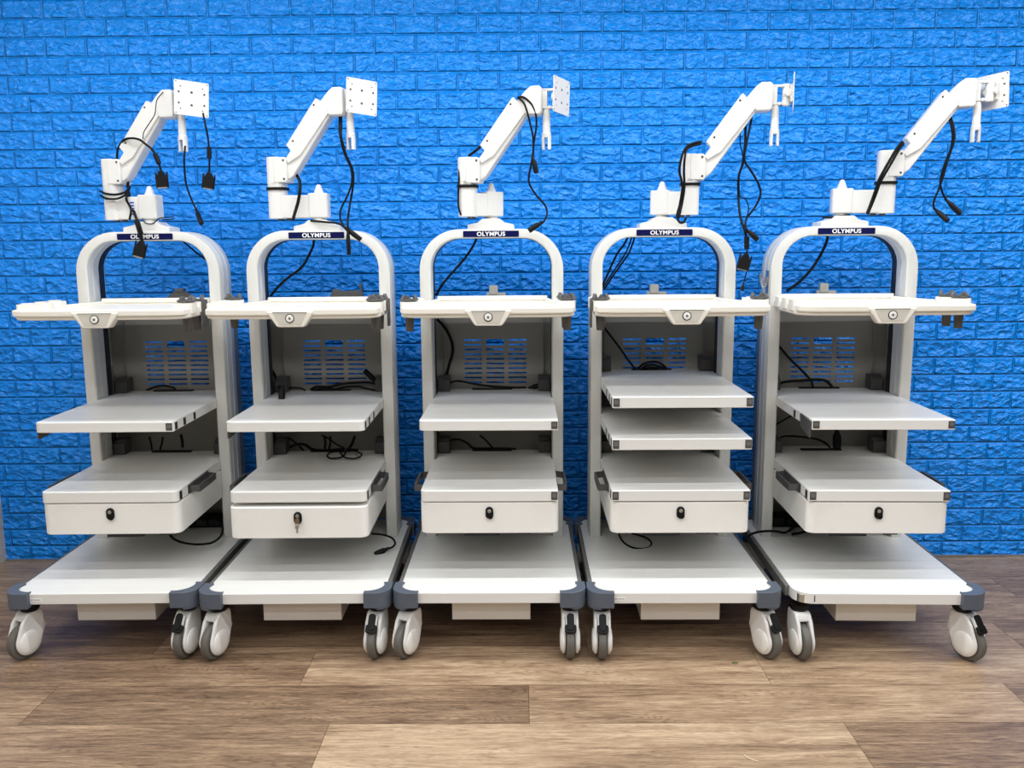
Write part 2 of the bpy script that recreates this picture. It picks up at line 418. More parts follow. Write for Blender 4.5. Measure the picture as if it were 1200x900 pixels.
WR = .0625
def caster(t, x, y, ang, brake):
    """ang: direction the wheel trails, 0 = straight to the front (-y), positive turns to +x"""
    key = 'caster%d' % brake
    a = R(ang)
    def fork(bm):
        arc = [(-.030 - .047*math.cos(R(q)), WR+.002 + .047*math.sin(R(q))) for q in range(0, 360, 12)]
        H = hull([(-v[0]-.060+.0, v[1]) for v in arc] + [(-.022, .172), (.026, .172), (-.026, .150)])
        H = hull([(.030 + .048*math.cos(R(q)), WR+.003 + .048*math.sin(R(q))) for q in range(0, 360, 12)] + [(.018 + .043*math.cos(R(q)), .110 + .045*math.sin(R(q))) for q in range(-30, 80, 10)] + [(-.026, .163), (.030, .163), (-.031, .145), (-.031, .10)])
        for s in (-1, 1):
            add_prism(bm, H, min(s*.0155, s*.028), max(s*.0155, s*.028), 'y')
        add_prism(bm, hull([(-.026, .163), (.030, .163), (.041, .150), (.045, .134), (-.030, .129)]), -.0265, .0265, 'y')
        add_prism(bm, hull([(-.029, .145), (-.0335, .10), (-.022, .06), (-.040+.0, .10)]), -.024, .024, 'y')
    # local frame: +x = trailing direction
    o = cached(key, fork, 'caster', M['arm'], t, bevel=.006, seg=3)
    o.location = (x, y, 0); o.rotation_euler = (0, 0, a - math.pi/2)
    def collar(bm): add_lathe(bm, [(.026, .162), (.029, .166), (.033, .172), (.033, .1855)], 24)
    cached('collar', collar, 'swivel_collar', M['black'], o)
    def wheel(bm):
        T = Matrix.Translation((.030, 0, WR)) @ Matrix.Rotation(R(90), 4, 'X')
        add_lathe(bm, [(.045, -.0135), (.056, -.0135), (.0605, -.011), (WR, -.006), (WR, .006), (.0605, .011), (.056, .0135), (.045, .0135)], 40, T)
    cached('wheel', wheel, 'tyre', M['rubber'], o)
    for s in (-1, 1):
        def hub(bm, s=s):
            T = Matrix.Translation((.030, s*.0282, WR+.002)) @ Matrix.Rotation(R(-90*s), 4, 'X')
            add_lathe(bm, [(.040, -.001), (.039, .002), (.034, .0045), (.02, .006), (.001, .0062)], 32, T)
        cached('hub%d' % s, hub, 'hub_cover', M['white'], o)
    if brake:
        def pedal(bm):
            T = Matrix.Translation((.066, 0, .139)) @ Matrix.Rotation(R(58), 4, 'Y')
            add_prism(bm, rrect(-.030, .026, -.0120, .0120, .010), -.004, .005, 'z', T)
            add_prism(bm, rrect(.006, .034, -.0190, .0190, .007), -.009, .002, 'z', T)
        cached('pedal', pedal, 'brake_pedal', M['black'], o, bevel=.002)
        def yoke(bm):
            T = Matrix.Translation((.060, 0, .136)) @ Matrix.Rotation(R(58), 4, 'Y')
            for s in (-1, 1): add_box(bm, -.026, .022, min(s*.011, s*.016), max(s*.011, s*.016), -.006, .0045, T)
        cached('yoke', yoke, 'pedal_yoke', M['arm'], o, bevel=.0015)
    return o

def shelf(t, z, left_open, right_open, th=.034, clips=True, under_bracket=False, front_bracket=False, hw=.2355, y0=.118, yb=.803):
    name = 'shelf'
    rl = 0.004 if left_open else .022; rr = .004 if right_open else .022
    key = 'shelf%d%d%.3f' % (left_open, right_open, th)
    def body(bm):
        front = rrect(-hw, hw, y0, YF-.003, [rl, rr, 0, 0])
        P = front[:-2] + [(hw, YF-.003), (.229, YF-.003), (.229, yb), (-.229, yb), (-.229, YF-.003), (-hw, YF-.003)]
        add_prism(bm, P, -th, 0)
    o = cached(key, body, name, M['shelf'], t, bevel=.0014)
    o.location = (0, 0, z)
    for s, op in ((-1, left_open), (1, right_open)):
        if op:
            def cap(bm, s=s):
                a, b = sorted((s*(hw-.0235), s*(hw-.002)))
                add_box(bm, a, b, y0-.0012, y0+.001, -th+.005, -.004)
            e = cached('cap%d%.3f' % (s, th), cap, 'end_shade_plate', M['bracket'], o, smooth=False)  # flat dark plate paints the shade inside the hollow shelf end
            def web(bm, s=s):
                a, b = sorted((s*(hw-.0195), s*(hw-.006)))
                add_box(bm, a, b, y0-.0022, y0, -th+.0135, -.0095)
            cached('web%d%.3f' % (s, th), web, 'end_web', M['rail'], o, smooth=False)
        if clips:
            for yy in (y0+.02, y0+.10, y0+.20):
                def clip(bm, s=s, yy=yy):
                    a, b = sorted((s*(hw-.001), s*(hw+.0012)))
                    add_box(bm, a, b, yy, yy+.022, -th+.003, -.006)
                cached('clip%d%.3f%.3f' % (s, yy, th), clip, 'side_clip', M['slot'], o, smooth=False)
    def slot(bm): add_prism(bm, rrect(-.092, .072, .776, .802, .008), -.002, .0045)
    sl = cached('slot', slot, 'cable_slot', M['black'], o); sl.location.y = yb - .803
    if under_bracket:
        bm = BM(); add_prism(bm, [(.128, -th), (.335, -th), (.335, -th-.010), (.145, -th-.026), (.128, -th-.024)], -hw+.004, -hw+.008, 'x')
        finish('under_bracket', bm, M['bracket'], o, smooth=False)
    if front_bracket:
        bm = BM(); add_prism(bm, [(.124, -.006), (.124, -th-.028), (.147, -th-.026), (.235, -th-.010), (.245, -.004), (.235, .0)], -hw-.006, -hw-.0022, 'x')
        add_cyl(bm, (-hw-.0075, .134, -th-.018), (-hw-.003, .134, -th-.018), .004); add_cyl(bm, (-hw-.0075, .212, -th-.002), (-hw-.003, .212, -th-.002), .004)
        finish('rail_bracket', bm, M['bracket'], o, smooth=False)
    for s in (-1, 1):   # the moulded carriers that hold the shelf to the posts
        def carr(bm, s=s):
            a, b = sorted((s*.180, s*.2275))
            add_prism(bm, [(.735, .0015), (.802, .0015), (.802, .060), (.762, .060), (.748, .048), (.735, .048)], a, b, 'x')
        cr = cached('carr%d' % s, carr, 'shelf_carrier', M['bracket'], o, bevel=.002); cr.location.y = yb - .803
    return o

def drawer_unit(t, left_open, right_open, z=.558, drop=0., key_in=False):
    lid = shelf(t, z, left_open, right_open, th=.0375, clips=True, yb=.742)
    lid.name = 'drawer_lid'
    hw, y0 = .2375, .122 - (.012 if drop else 0)
    def dr(bm): add_prism(bm, rrect(-hw, hw, y0, .575, [.03, .03, .004, .004], 7), .4065-z, .5165-z)
    o = finish('drawer', (lambda b: (dr(b), b)[1])(BM()), M['white'], t, bevel=.003, seg=3)
    o.location = (0, 0, z - drop)
    def runner(bm):
        add_box(bm, -.17, .17, .30, .345, .352-z, .405-z); add_box(bm, -.10, .03, .295, .36, .339-z, .353-z); add_box(bm, .09, .14, .295, .36, .345-z, .353-z)
    rn = finish('drawer_catch_rail', (lambda b: (runner(b), b)[1])(BM()), M['slot'], t, bevel=.001); rn.location = (0, 0, z)
    def lock(bm):
        add_cyl(bm, (0, y0+.002, -.070), (0, y0-.009, -.070), .0135)
        add_prism(bm, rrect(-.0135, .0135, -.098, -.064, .0125), y0-.0065, y0+.001, 'y')
        add_cyl(bm, (.003, y0-.004, -.089), (.003, y0-.011, -.089), .0095)
    finish('lock', (lambda b: (lock(b), b)[1])(BM()), M['black'], o, bevel=.001)
    b = BM(); add_cyl(b, (0, y0-.008, -.070), (0, y0-.0105, -.070), .0065); add_box(b, -.001, .001, y0-.0115, y0-.010, -.074, -.066)
    finish('lock_barrel', b, M['chrome'], o)
    for s in (-1, 1):
        def handle(bm, s=s):
            P = [(s*.237, .235, -.020), (s*.262, .240, -.022), (s*.268, .255, -.022), (s*.268, .40, -.022), (s*.262, .415, -.022), (s*.237, .420, -.020)]
            path = smooth_path(P, 5)
            vs = []
            for p in path:
                vs.append([bm.verts.new(p + Vector((0, 0, dz)) + Vector((dx*s, 0, 0))) for dx, dz in ((-.004, -.012), (.004, -.012), (.004, .012), (-.004, .012))])
            for A, B in zip(vs, vs[1:]):
                for j in range(4): bm.faces.new((A[j], A[(j+1) % 4], B[(j+1) % 4], B[j]))
            bm.faces.new(vs[0]); bm.faces.new(vs[-1][::-1])
            add_box(bm, min(s*.2355, s*.2385), max(s*.2355, s*.2385), .225, .43, -.036, -.005)
        h = cached('handle%d' % s, handle, 'side_handle', M['bracket'], lid, bevel=.002)
    if key_in:
        k = empty('key', (0, 0, 0)); k.parent = None
        return lid, (0, y0)
    return lid, None

TZ = 1.183
def tray(t, left_cups, right_cups, left_wells=3, strap_side=None):
    def body(bm):
        # slab: front lip bows gently, wings run back to the posts
        P = [(-.275, .148), (-.262, .134), (-.235, .127), (-.08, .122), (.08, .122), (.235, .127), (.262, .134), (.275, .148), (.292, .175), (.292, .40), (.268, .43), (.262, YF-.004), (.222, YF-.004), (.222, .66),
             (-.222, .66), (-.222, YF-.004), (-.262, YF-.004), (-.268, .43), (-.292, .40), (-.292, .175)]
        add_prism(bm, P, TZ-.034, TZ-.010)
    o = cached('tray', body, 'tray', M['ivory'], t, bevel=.006, seg=3)
    def rim(bm):   # raised surround, open in the middle so that the surface sits lower
        n = 18
        out = [(-.292, .165), (-.286, .140), (-.262, .124), (-.235, .118), (-.07, .113), (.07, .113), (.235, .118), (.262, .124), (.286, .140), (.292, .165), (.292, .40), (.262, .44), (.228, .575), (.222, .665), (-.222, .665), (-.228, .575), (-.262, .44), (-.292, .40)]
        inn = [(-.262, .185), (-.252, .168), (-.235, .160), (-.20, .155), (-.06, .150), (.06, .150), (.20, .155), (.235, .160), (.252, .168), (.262, .185), (.235, .40), (.228, .44), (.205, .575), (.205, .650), (-.205, .650), (-.205, .575), (-.228, .44), (-.235, .40)]
        for z0, z1 in ((TZ-.022, TZ+.001),):
            A = [bm.verts.new((*p, z0)) for p in out]; B = [bm.verts.new((*p, z1)) for p in out]
            Cc = [bm.verts.new((*p, z1)) for p in inn]; D = [bm.verts.new((*p, TZ-.010)) for p in inn]; E2 = [bm.verts.new((*p, z0)) for p in inn]
            for i in range(n):
                j = (i+1) % n
                bm.faces.new((A[i], A[j], B[j], B[i])); bm.faces.new((B[i], B[j], Cc[j], Cc[i])); bm.faces.new((Cc[i], Cc[j], D[j], D[i])); bm.faces.new((D[i], D[j], E2[j], E2[i])); bm.faces.new((E2[i], E2[j], A[j], A[i]))
    cached('trayrim', rim, 'tray_rim', M['ivory'], o, bevel=.005, seg=3)
    def back(bm): add_box(bm, -.215, .215, .645, .662, TZ-.006, TZ+.011)
    cached('trayback', back, 'rear_lip', M['ivory'], o, bevel=.003)
    def hp(bm): add_prism(bm, [(-.075, TZ-.008), (.082, TZ-.008), (.072, TZ-.026), (.052, TZ-.056), (.046, TZ-.0595), (-.036, TZ-.0595), (-.042, TZ-.056), (-.062, TZ-.026)], .108, .15, 'y')
    h = cached('hp', hp, 'front_handle', M['ivory'], o, bevel=.004, seg=3)
    def face(bm): add_prism(bm, [(-.052, TZ-.011), (.060, TZ-.011), (.040, TZ-.052), (-.032, TZ-.052)], .1065, .1095, 'y')
    cached('face', face, 'handle_insert', M['face'], o, bevel=.0006)
    def edge(bm): add_box(bm, -.053, .061, .1055, .109, TZ-.0115, TZ-.0095)
    cached('edge', edge, 'insert_edge', M['rail'], o, smooth=False)
    def ring(bm): add_cyl(bm, (.004, .1072, TZ-.0305), (.004, .1050, TZ-.0305), .0150, n=32)
    cached('ring', ring, 'button_ring', M['black'], o)
    def btn(bm): add_cyl(bm, (.004, .106, TZ-.0305), (.004, .1035, TZ-.0305), .0122, n=32)
    cached('btn', btn, 'release_button', M['white'], o)
    def dot(bm): add_cyl(bm, (.004, .104, TZ-.0305), (.004, .1028, TZ-.0305), .0042, n=20)
    cached('dot', dot, 'button_mark', M['rail'], o)
    def catch(bm): add_cyl(bm, (-.03, .62, TZ-.034), (-.03, .62, TZ-.048), .010, .007)
    cached('catch', catch, 'under_knob', M['bracket'], o)
    # scope holder wells along both edges
    ys = {-1: (.215, .305, .395), 1: (.225, .315)}
    for s in (-1, 1):
        for i, yy in enumerate(ys[s]):
            def well(bm, s=s):
                pts = rrect(-.032, .028, -.030, .030, [.010, .010, .010, .010])
                # C shaped block: a ring with an opening outward
                add_prism(bm, [(s*x, y) for x, y in pts], -.036, 0)
                add_lathe(bm, [(.020, 0), (.0225, .0015), (.0225, .003), (.018, .0035)], 20)
            o2 = cached('well%d' % s, well, 'holder_well', M['ivory'], o, bevel=.005, seg=3)
            o2.location = (s*.270, yy, TZ+.016)
        for i in (left_cups if s < 0 else right_cups):
            yy = ys[s][i]
            def cup(bm, s=s):
                add_lathe(bm, [(.029, 0), (.031, .002), (.031, .005), (.026, .0065)], 20)
                for a in (30, 150, 270):   # soft gripping points round the rim
                    T = Matrix.Rotation(R(a), 4, 'Z')
                    add_prism(bm, [(-.022, .004), (.022, .004), (.008, .010), (.0015, .020), (-.0015, .020), (-.010, .010)], .017, .028, 'x', T)
            def stem(bm): add_lathe(bm, [(.012, -.102), (.0135, -.100), (.016, -.050), (.017, -.037)], 16)
            st = cached('stem', stem, 'holder_stem', M['cup'], o); st.location = (s*.270, yy, TZ+.0165)
            c = cached('cup%d' % s, cup, 'rubber_holder', M['cup'], o, bevel=.0012)
            c.location = (s*.270, yy, TZ+.0185)
    if strap_side is not None:
        s, i = strap_side; yy = ys[s][i]
        bm = BM(); add_prism(bm, rrect(yy-.026, yy+.022, TZ-.075, TZ+.022, .006), min(s*.300, s*.306), max(s*.300, s*.306), 'x')
        finish('rubber_strap', bm, M['cup'], o, bevel=.002)
    return o

def arm_parts(t, col_dir, alpha, phi, band=True, joint_tilt=0, reach=.328, pz=1.925, dz=0):
    py = .655
    def plinth(bm): add_prism(bm, [(-.090, 1.4485), (.088, 1.4485), (.087, 1.466), (.050, 1.4745), (.034, 1.488), (-.034, 1.488), (-.050, 1.4745), (-.089, 1.466)], .600, .712, 'y'); add_cyl(bm, (0, py, 1.486), (0, py, 1.4985), .026)
    cached('plinth', plinth, 'arm_plinth', M['arm'], t, bevel=.002)
    cd = math.atan2(col_dir[1], col_dir[0]); reach_l = math.hypot(*col_dir)
    def link(bm): add_prism(bm, rrect(-.037, .172, -.030, .030, [.012, .028, .028, .012], 6), 1.4975, 1.583)
    lk = cached('link', link, 'lower_arm', M['arm'], t, bevel=.004, seg=3)
    lk.location = (0, py, 0); lk.rotation_euler = (0, 0, cd); lk.scale = (reach_l/.157, 1, 1)
    hs = cached('hsg', lambda bm: add_prism(bm, rrect(-.038, .038, -.034, .034, .010), 1.4985, 1.590), 'pivot_housing', M['arm'], t, bevel=.004, seg=3)
    hs.location = (0, py, 0); hs.rotation_euler = (0, 0, cd)
    def cone(bm): add_lathe(bm, [(.020, 1.590), (.016, 1.600), (.010, 1.617), (.006, 1.6235)], 20)
    c = cached('cone', cone, 'pivot_cap', M['arm'], hs)
    for x in (.118, .150):
        q = cached('ub', lambda bm: add_cyl(bm, (0, 0, 1.4985), (0, 0, 1.489), .011), 'underside_bolt', M['bracket'], lk); q.location = (x, 0, 0)
    cx, cy = col_dir[0], py + col_dir[1]
    def col(bm): add_prism(bm, rrect(-.034, .034, -.034, .034, .024, 6), 1.4955, 1.630)
    k = cached('col', col, 'arm_column', M['arm'], t, bevel=.002)
    k.location = (cx, cy, 0); k.rotation_euler = (0, 0, -alpha)
    if band:
        def bd(bm): add_prism(bm, rrect(-.0385, .0385, -.0385, .0385, .023, 6), 1.603, 1.6135)
        cached('bd', bd, 'column_band', M['black'], k)
    def root(bm):
        add_prism(bm, rrect(-.034, .020, -.034, .034, [.022, .004, .004, .022], 6), 1.622, 1.726)
        add_prism(bm, [(.0, 1.630), (.050, 1.630), (.056, 1.640), (.053, 1.716), (.046, 1.724), (.0, 1.724)], -.036, .036, 'y')
    r = cached('root', root, 'arm_shoulder', M['arm'], t, bevel=.003)
    r.location = (cx, cy, dz); r.rotation_euler = (0, 0, -alpha)
    for x, z in ((.042, 1.712), (.043, 1.643)):
        q = cached('scr', lambda bm: add_cyl(bm, (0, -.035, 0), (0, -.0375, 0), .0042), 'shoulder_screw', M['bracket'], r); q.location = (x, 0, z)
    def mp_(P):   # measured outline brought to the arm's true reach and lift
        out = []
        for u, z in P:
            u2 = u if u < .06 else .06 + (u-.06)*.812
            out.append((u2, z if z < 1.725 else 1.725 + (z-1.725)*.945))
        return out
    def low(bm): add_prism(bm, mp_([(.02, 1.650), (.060, 1.642), (.080, 1.655), (.278, 1.888), (.270, 1.91), (.09, 1.725), (.02, 1.70)]), -.026, .026, 'y')
    s = cached('low', low, 'spring_arm', M['arm'], t, bevel=.004, seg=3)
    s.location = (cx, cy, dz); s.rotation_euler = (0, 0, -alpha)
    def cov(bm): add_prism(bm, mp_([(.060, 1.700), (.120, 1.728), (.275, 1.897), (.270, 1.965), (.258, 1.962), (.226, 1.930), (.212, 1.945), (.205, 1.945), (.055, 1.770), (.075, 1.748), (.050, 1.718)]), -.0335, .0335, 'y')
    cached('cov', cov, 'arm_cover', M['arm'], s, bevel=.003, seg=3)
    for x, z in mp_([(.089, 1.785), (.198, 1.920)]):
        q = cached('hole', lambda bm: add_cyl(bm, (0, -.0325, 0), (0, -.0348, 0), .0036), 'cover_screw', M['slot'], s); q.location = (x, 0, z)
    def head(bm): add_prism(bm, [(.222, 1.880), (.230, 1.870), (.279, 1.870), (.287, 1.880), (.287, 1.962), (.279, 1.971), (.246, 1.971), (.222, 1.952)], -.035, .035, 'y')
    h = cached('head', head, 'arm_head', M['arm'], t, bevel=.005, seg=3)
    h.location = (cx, cy, dz); h.rotation_euler = (0, 0, -alpha)
    def yoke(bm):
        add_box(bm, .28, .345, -.014, .014, 1.955, 1.963); add_box(bm, .28, .304, -.014, .014, 1.893, 1.960)
        add_box(bm, .295, .345, -.011, .011, 1.893, 1.901); add_cyl(bm, (.312, -.0145, 1.897), (.312, .0145, 1.897), .006)
        add_cyl(bm, (.337, 0, 1.889), (.337, 0, 1.966), .015)
    cached('yk', yoke, 'tilt_yoke', M['arm'], h, bevel=.001)
    def grip(bm):
        T = Matrix.Translation((.300, 0, 0))
        add_lathe(bm, [(.0165, 1.790), (.0175, 1.793), (.0165, 1.806), (.0145, 1.808), (.0135, 1.87), (.0115, 1.895)], 24, T)
        for s_ in (-1, 1):   # forked foot
            P = [(.300 + s_*.0065, -.016*.92)] + [(.300 + s_*.0175*math.cos(R(q)), .0175*math.sin(R(q))) for q in range(-66, 67, 12)] + [(.300 + s_*.0065, .016*.92)]
            add_prism(bm, P, 1.748, 1.794)
    g_ = cached('grip', grip, 'hanging_grip', M['arm'], h)
    # mounting plate on its knob
    e = Vector((math.cos(alpha), -math.sin(alpha), 0))
    J = Vector((cx, cy, 0)) + e*reach + Vector((0, 0, pz))
    def knob(bm): add_cyl(bm, (0, .002, 0), (0, -.030, 0), .017); add_cyl(bm, (-.028, -.016, 0), (.028, -.016, 0), .012); add_box(bm, -.026, .026, -.0318, -.022, -.030, .030)
    kn = cached('knob', knob, 'plate_knuckle', M['arm'], t, bevel=.0015)
    kn.location = J; kn.rotation_euler = (R(joint_tilt), 0, phi)
    def vesa(bm): add_prism(bm, rrect(-.0625, .0625, -.0625, .0625, .005), -.0315, -.0340, 'y')
    v = cached('vesa', vesa, 'mounting_plate', M['arm'], t)
    v.location = J; v.rotation_euler = (R(joint_tilt), R(3.2), phi)
    for x, z, r_ in ((-.05, .05, .0), (.05, .05, .0), (-.046, .020, .0040), (.046, .020, .0040), (-.046, -.020, .0040), (.046, -.020, .0040), (0, .022, .0046), (0, -.024, .0046), (-.056, .056, .0024), (.056, .056, .0024), (.056, -.056, .0024), (-.056, -.056, .0024), (-.040, .040, .0024), (.040, .040, .0024), (-.040, -.040, .0024), (.040, -.040, .0024)):
        if r_:
            q = cached('hl%.4f' % r_, lambda bm: add_cyl(bm, (0, -.0345, 0), (0, -.0310, 0), r_, n=12), 'screw_hole', M['bracket'], v); q.location = (x, 0, z)
    return Vector((cx, cy, 0))

def rear_holder(t, i):
    bm = BM()
    if i == 0:
        add_prism(bm, [(-.025, 1.185), (.085, 1.185), (.072, 1.200), (.050, 1.213), (.013, 1.213), (-.010, 1.200)], .732, .752, 'y')
        add_prism(bm, rrect(.012, .050, 1.208, 1.224, .006), .728, .756, 'y')
    elif i == 1:
        add_prism(bm, [(-.01, 1.185), (.13, 1.185), (.13, 1.205), (.10, 1.212), (.04, 1.208), (.030, 1.217), (.01, 1.217)], .732, .752, 'y')
        add_prism(bm, rrect(.115, .125, 1.205, 1.240, .004), .735, .748, 'y')
    else:
        add_prism(bm, rrect(-.018, .018, 1.190, 1.228, .008), .728, .752, 'y'); add_prism(bm, rrect(-.030, .050, 1.186, 1.198, .004), .732, .748, 'y')
    o = finish('rear_cord_hook', bm, M['rail'] if i < 2 else M['face'], t, bevel=.003, seg=3)
    o.location.y = .081
    return o

COLD = [(-.142, .012), (-.157, 0.0), (-.086, -.055), (.096, -.052), (.154, -.024)]
PHI = [R(33), R(36), R(60), R(75), R(124)]
LBL = ['white wheeled equipment cart at the far left, tray wells without rubber on its left edge',
       'white wheeled equipment cart with a key in its drawer lock',
       'white wheeled equipment cart in the middle of the row of five',
       'white wheeled equipment cart with two plain shelves above its drawer',
       'white wheeled equipment cart at the far right, front left corner bumper missing']
CAST = [((24, 0), (12, 1)), ((20, 0), (10, 1)), ((26, 0), (0, 1)), ((2, 1), (-25, 1)), ((-8, 0), (-28, 1))]
OPEN = [(0, 1), (0, 0), (0, 1), (1, 1), (1, 1)]
LIDOPEN = [(0, 0), (0, 0), (0, 1), (1, 1), (1, 1)]
roots = []
for i, (X, Y, a) in enumerate(CARTS):
    t = empty('equipment_cart', (X, Y, 0), R(a)); roots.append(t)
    tag(t, LBL[i], 'cart', 'five equipment carts in a row against the blue wall')
    frame_parts(t)
    base_parts(t, missing_left=(i == 4), mark=['sticker', None, 'slit', 'sticker', 'slit'][i])
    for sx, (ang, br) in zip((-1, 1), CAST[i]):
        # ang > 0 trails towards the left of the photo
        caster(t, sx*.272, .056, -ang, br)
    for sx in (-1, 1): caster(t, sx*.272, .755, 150 + 20*sx, 0)
    if i == 3:
        shelf(t, .8805, 1, 1, th=.037); shelf(t, .7375, 1, 1, th=.038)
    else:
        shelf(t, .8020, *OPEN[i], under_bracket=(i in (0, 1)), front_bracket=(i == 4))
    drawer_unit(t, *LIDOPEN[i], drop=(.011 if i == 1 else 0))
    tray(t, {0: [], 1: [2], 2: [0], 3: [0], 4: []}[i], {0: [0, 1], 1: [0, 1], 2: [0, 1], 3: [0], 4: [0, 1]}[i], strap_side={3: (-1, 0), 1: (1, 1), 0: (1, 1)}.get(i))
    rear_holder(t, i)
    arm_parts(t, COLD[i], R(9.5), PHI[i], band=(i != 0), reach=(.336, .332, .326, .328, .328)[i], pz=(1.936, 1.934, 1.922, 1.924, 1.927)[i], dz=(0, 0, -.012, -.007, 0)[i])
# cord hook clipped to the left post of the last cart
bm = BM(); add_box(bm, -.2785, -.2745, .60, .64, 1.20, 1.285)
add_tube(bm, [(-.279, .607, 1.26), (-.284, .607, 1.235), (-.292, .610, 1.222), (-.300, .615, 1.235), (-.304, .618, 1.262), (-.302, .618, 1.275)], .004, 8)
add_tube(bm, [(-.279, .633, 1.26), (-.284, .633, 1.235), (-.292, .630, 1.222)], .004, 8)
o = finish('post_hook', bm, M['chrome'], roots[4]); o['label'] = 'bright metal cord hook'
# printed tag on the first cart's lower arm
la = [c for c in roots[0].children if c.name.startswith('lower_arm')][0]
bm = BM(); add_box(bm, .052, .078, .0301, .0305, 1.505, 1.57)
pt = finish('printed_label', bm, mat('pale_label', (214, 224, 240), .5, noise=.02), la, smooth=False)
bm = BM()
for k in range(5): add_box(bm, .055, .075, .0300, .0309, 1.514+.011*k, 1.519+.011*k)
finish('label_print', bm, M['tag'], la, smooth=False)
# ------------------------------------------------------------------ cables
ARM_DEPTH = (.09, .07, .03, .06, .045)
def ray(px, py):
    d = cam.matrix_world.to_3x3() @ Vector(((px-600)/F_PX, -(py-450)/F_PX, -1)); return d
def at(c, px, py, y):
    """world point seen at a photo position, at depth y in cart c's own frame"""
    X, Y, a = CARTS[c]; Mi = (Matrix.Translation((X, Y, 0)) @ Matrix.Rotation(R(a), 4, 'Z')).inverted()
    if py < 262 and y < .65:   # hangs from the arm: keep to that arm's own depth
        y += ARM_DEPTH[c]*max(0, min(1, (262-py)/16))
    if py > 370 and .62 <= y < .70: y += .115 if py < 505 else .062   # lies against the rear panel
    o = Mi @ Vector((0, 0, CAM_H)); d = Mi.to_3x3() @ ray(px, py)
    s = (y - o.y)/d.y; return Vector((0, 0, CAM_H)) + ray(px, py)*s
def onz(px, py, z):
    d = ray(px, py); return Vector((0, 0, CAM_H)) + d*((z-CAM_H)/d.z)
def cable(c, pts, r, label, depth=.55, group=None, name='cable', ends=()):
    """pts: (px, py[, depth]); ends: list of ('dvi'|'plug'|'ferrite', p0, p1)"""
    P = [at(c, p[0], p[1], p[2] if len(p) > 2 else depth) for p in pts]
    bm = BM(); add_tube(bm, P, r, 8)
    o = finish(name, bm, M['cable']); tag(o, label, 'cable', group)
    for e in ends: connector(o, c, *e)
    return o
def connector(o, c, kind, p0, p1, depth=.55, w=.0):
    A, B = at(c, p0[0], p0[1], p0[2] if len(p0) > 2 else depth), at(c, p1[0], p1[1], p1[2] if len(p1) > 2 else depth)
    d = B - A; L = d.length; z = d.normalized(); y = Vector((0, 1, 0)); x = y.cross(z).normalized(); y = z.cross(x)
    T = Matrix((x, y, z)).transposed().to_4x4(); T.translation = A
    if kind == 'dvi':
        bm = BM(); add_prism(bm, [(-.006, 0), (.006, 0), (.016, L*.28), (.0215, L*.45), (.0215, L*.92), (-.0215, L*.92), (-.0215, L*.45), (-.016, L*.28)], -.007, .007, 'y', T)
        q = finish('connector_housing', bm, M['black'], o, bevel=.0015)
        bm = BM(); add_box(bm, -.017, .017, -.005, .005, L*.9, L, T); finish('connector_face', bm, M['chrome'], o, smooth=False)
        for s in (-1, 1):
            bm = BM(); add_cyl(bm, T @ Vector((s*.021, 0, L*.10)), T @ Vector((s*.021, 0, L*.96)), .0032, n=10)
            finish('thumbscrew', bm, M['black'], o)
    elif kind == 'ferrite':
        bm = BM(); add_cyl(bm, A, B, .0095 if not w else w, n=16); finish('ferrite_core', bm, M['black'], o)
    else:
        r = w or .009
        bm = BM(); add_lathe(bm, [(r*.45, -L*.15), (r*.6, L*.12), (r, L*.3), (r*1.05, L*.6), (r*1.0, L*.97), (r*.8, L)], 14, T); finish('plug', bm, M['black'], o)
K = cable
AD = .52
# first cart
K(0, [(137, 190, .60), (138, 176, .56), (144, 165, .53), (153, 162, .51), (163, 163.5, .50), (170, 168.5), (178, 175), (184, 185), (188, 198), (189, 203)], .0042, 'black video cable looped over the spring arm of the far left cart', .49,
  ends=(('ferrite', (181.5, 180), (186.5, 192), .49, .009), ('dvi', (188.5, 200), (191, 221), .49)))
K(0, [(191, 108, .50), (184, 117), (182.5, 126), (181, 135), (173, 147.5), (168.5, 155), (167.5, 163)], .0018, 'thin black wire lying along the side of the far left spring arm', .475)
K(0, [(217, 171, .49), (216, 183, .48), (216, 194), (218, 215), (224.5, 234), (231, 248)], .0036, 'black power lead hanging out of the far left hanging grip', .48, ends=(('plug', (230, 246), (236, 262), .48),))
K(0, [(238, 133, .50), (241, 148), (243.5, 160), (245, 175), (245.5, 190), (245, 205)], .0036, 'black video cable hanging below the far left mounting plate', .46, ends=(('ferrite', (245, 172), (245.3, 186), .46, .0085), ('dvi', (245.5, 202), (243.5, 222), .46)))
K(0, [(150, 208, .58), (150, 220, .57), (152, 232, .56), (157, 248, .55), (162, 262, .54), (165, 275, .54), (167, 284, .54)], .0055, 'thick black video cable falling in front of the far left name plate', .54, ends=(('ferrite', (160, 258), (165, 274), .54, .010), ('dvi', (166.5, 282), (162, 302), .54)))
K(0, [(117.5, 224, .57), (124, 227, .530), (136, 228, .525), (147, 225, .53), (152, 219, .55), (148, 233, .53), (153.5, 245, .53), (152, 257, .55)], .0045, 'black lead wrapped round the column of the far left arm', .62)
K(0, [(118, 229, .57), (124, 232.5, .53), (136, 233, .525), (146, 229, .53), (151, 222, .55)], .004, 'second black lead wrapped low round the far left column', .61)
K(0, [(165, 255.5, .60), (170, 261, .59), (177, 262.5), (182, 260), (188, 255.5), (204, 254)], .0022, 'thin black wire curling over the far left arm plinth', .59)
K(0, [(190, 257, .62), (196, 257.5, .62), (204, 256.5, .60)], .0024, 'short stiff wire end by the far left arm pivot', .61)
K(0, [(212, 281, .742), (222, 289), (229.6, 295.6), (238, 302), (244, 308), (247, 325, .745)], .0035, 'black cable crossing behind the arch of the far left cart', .745)
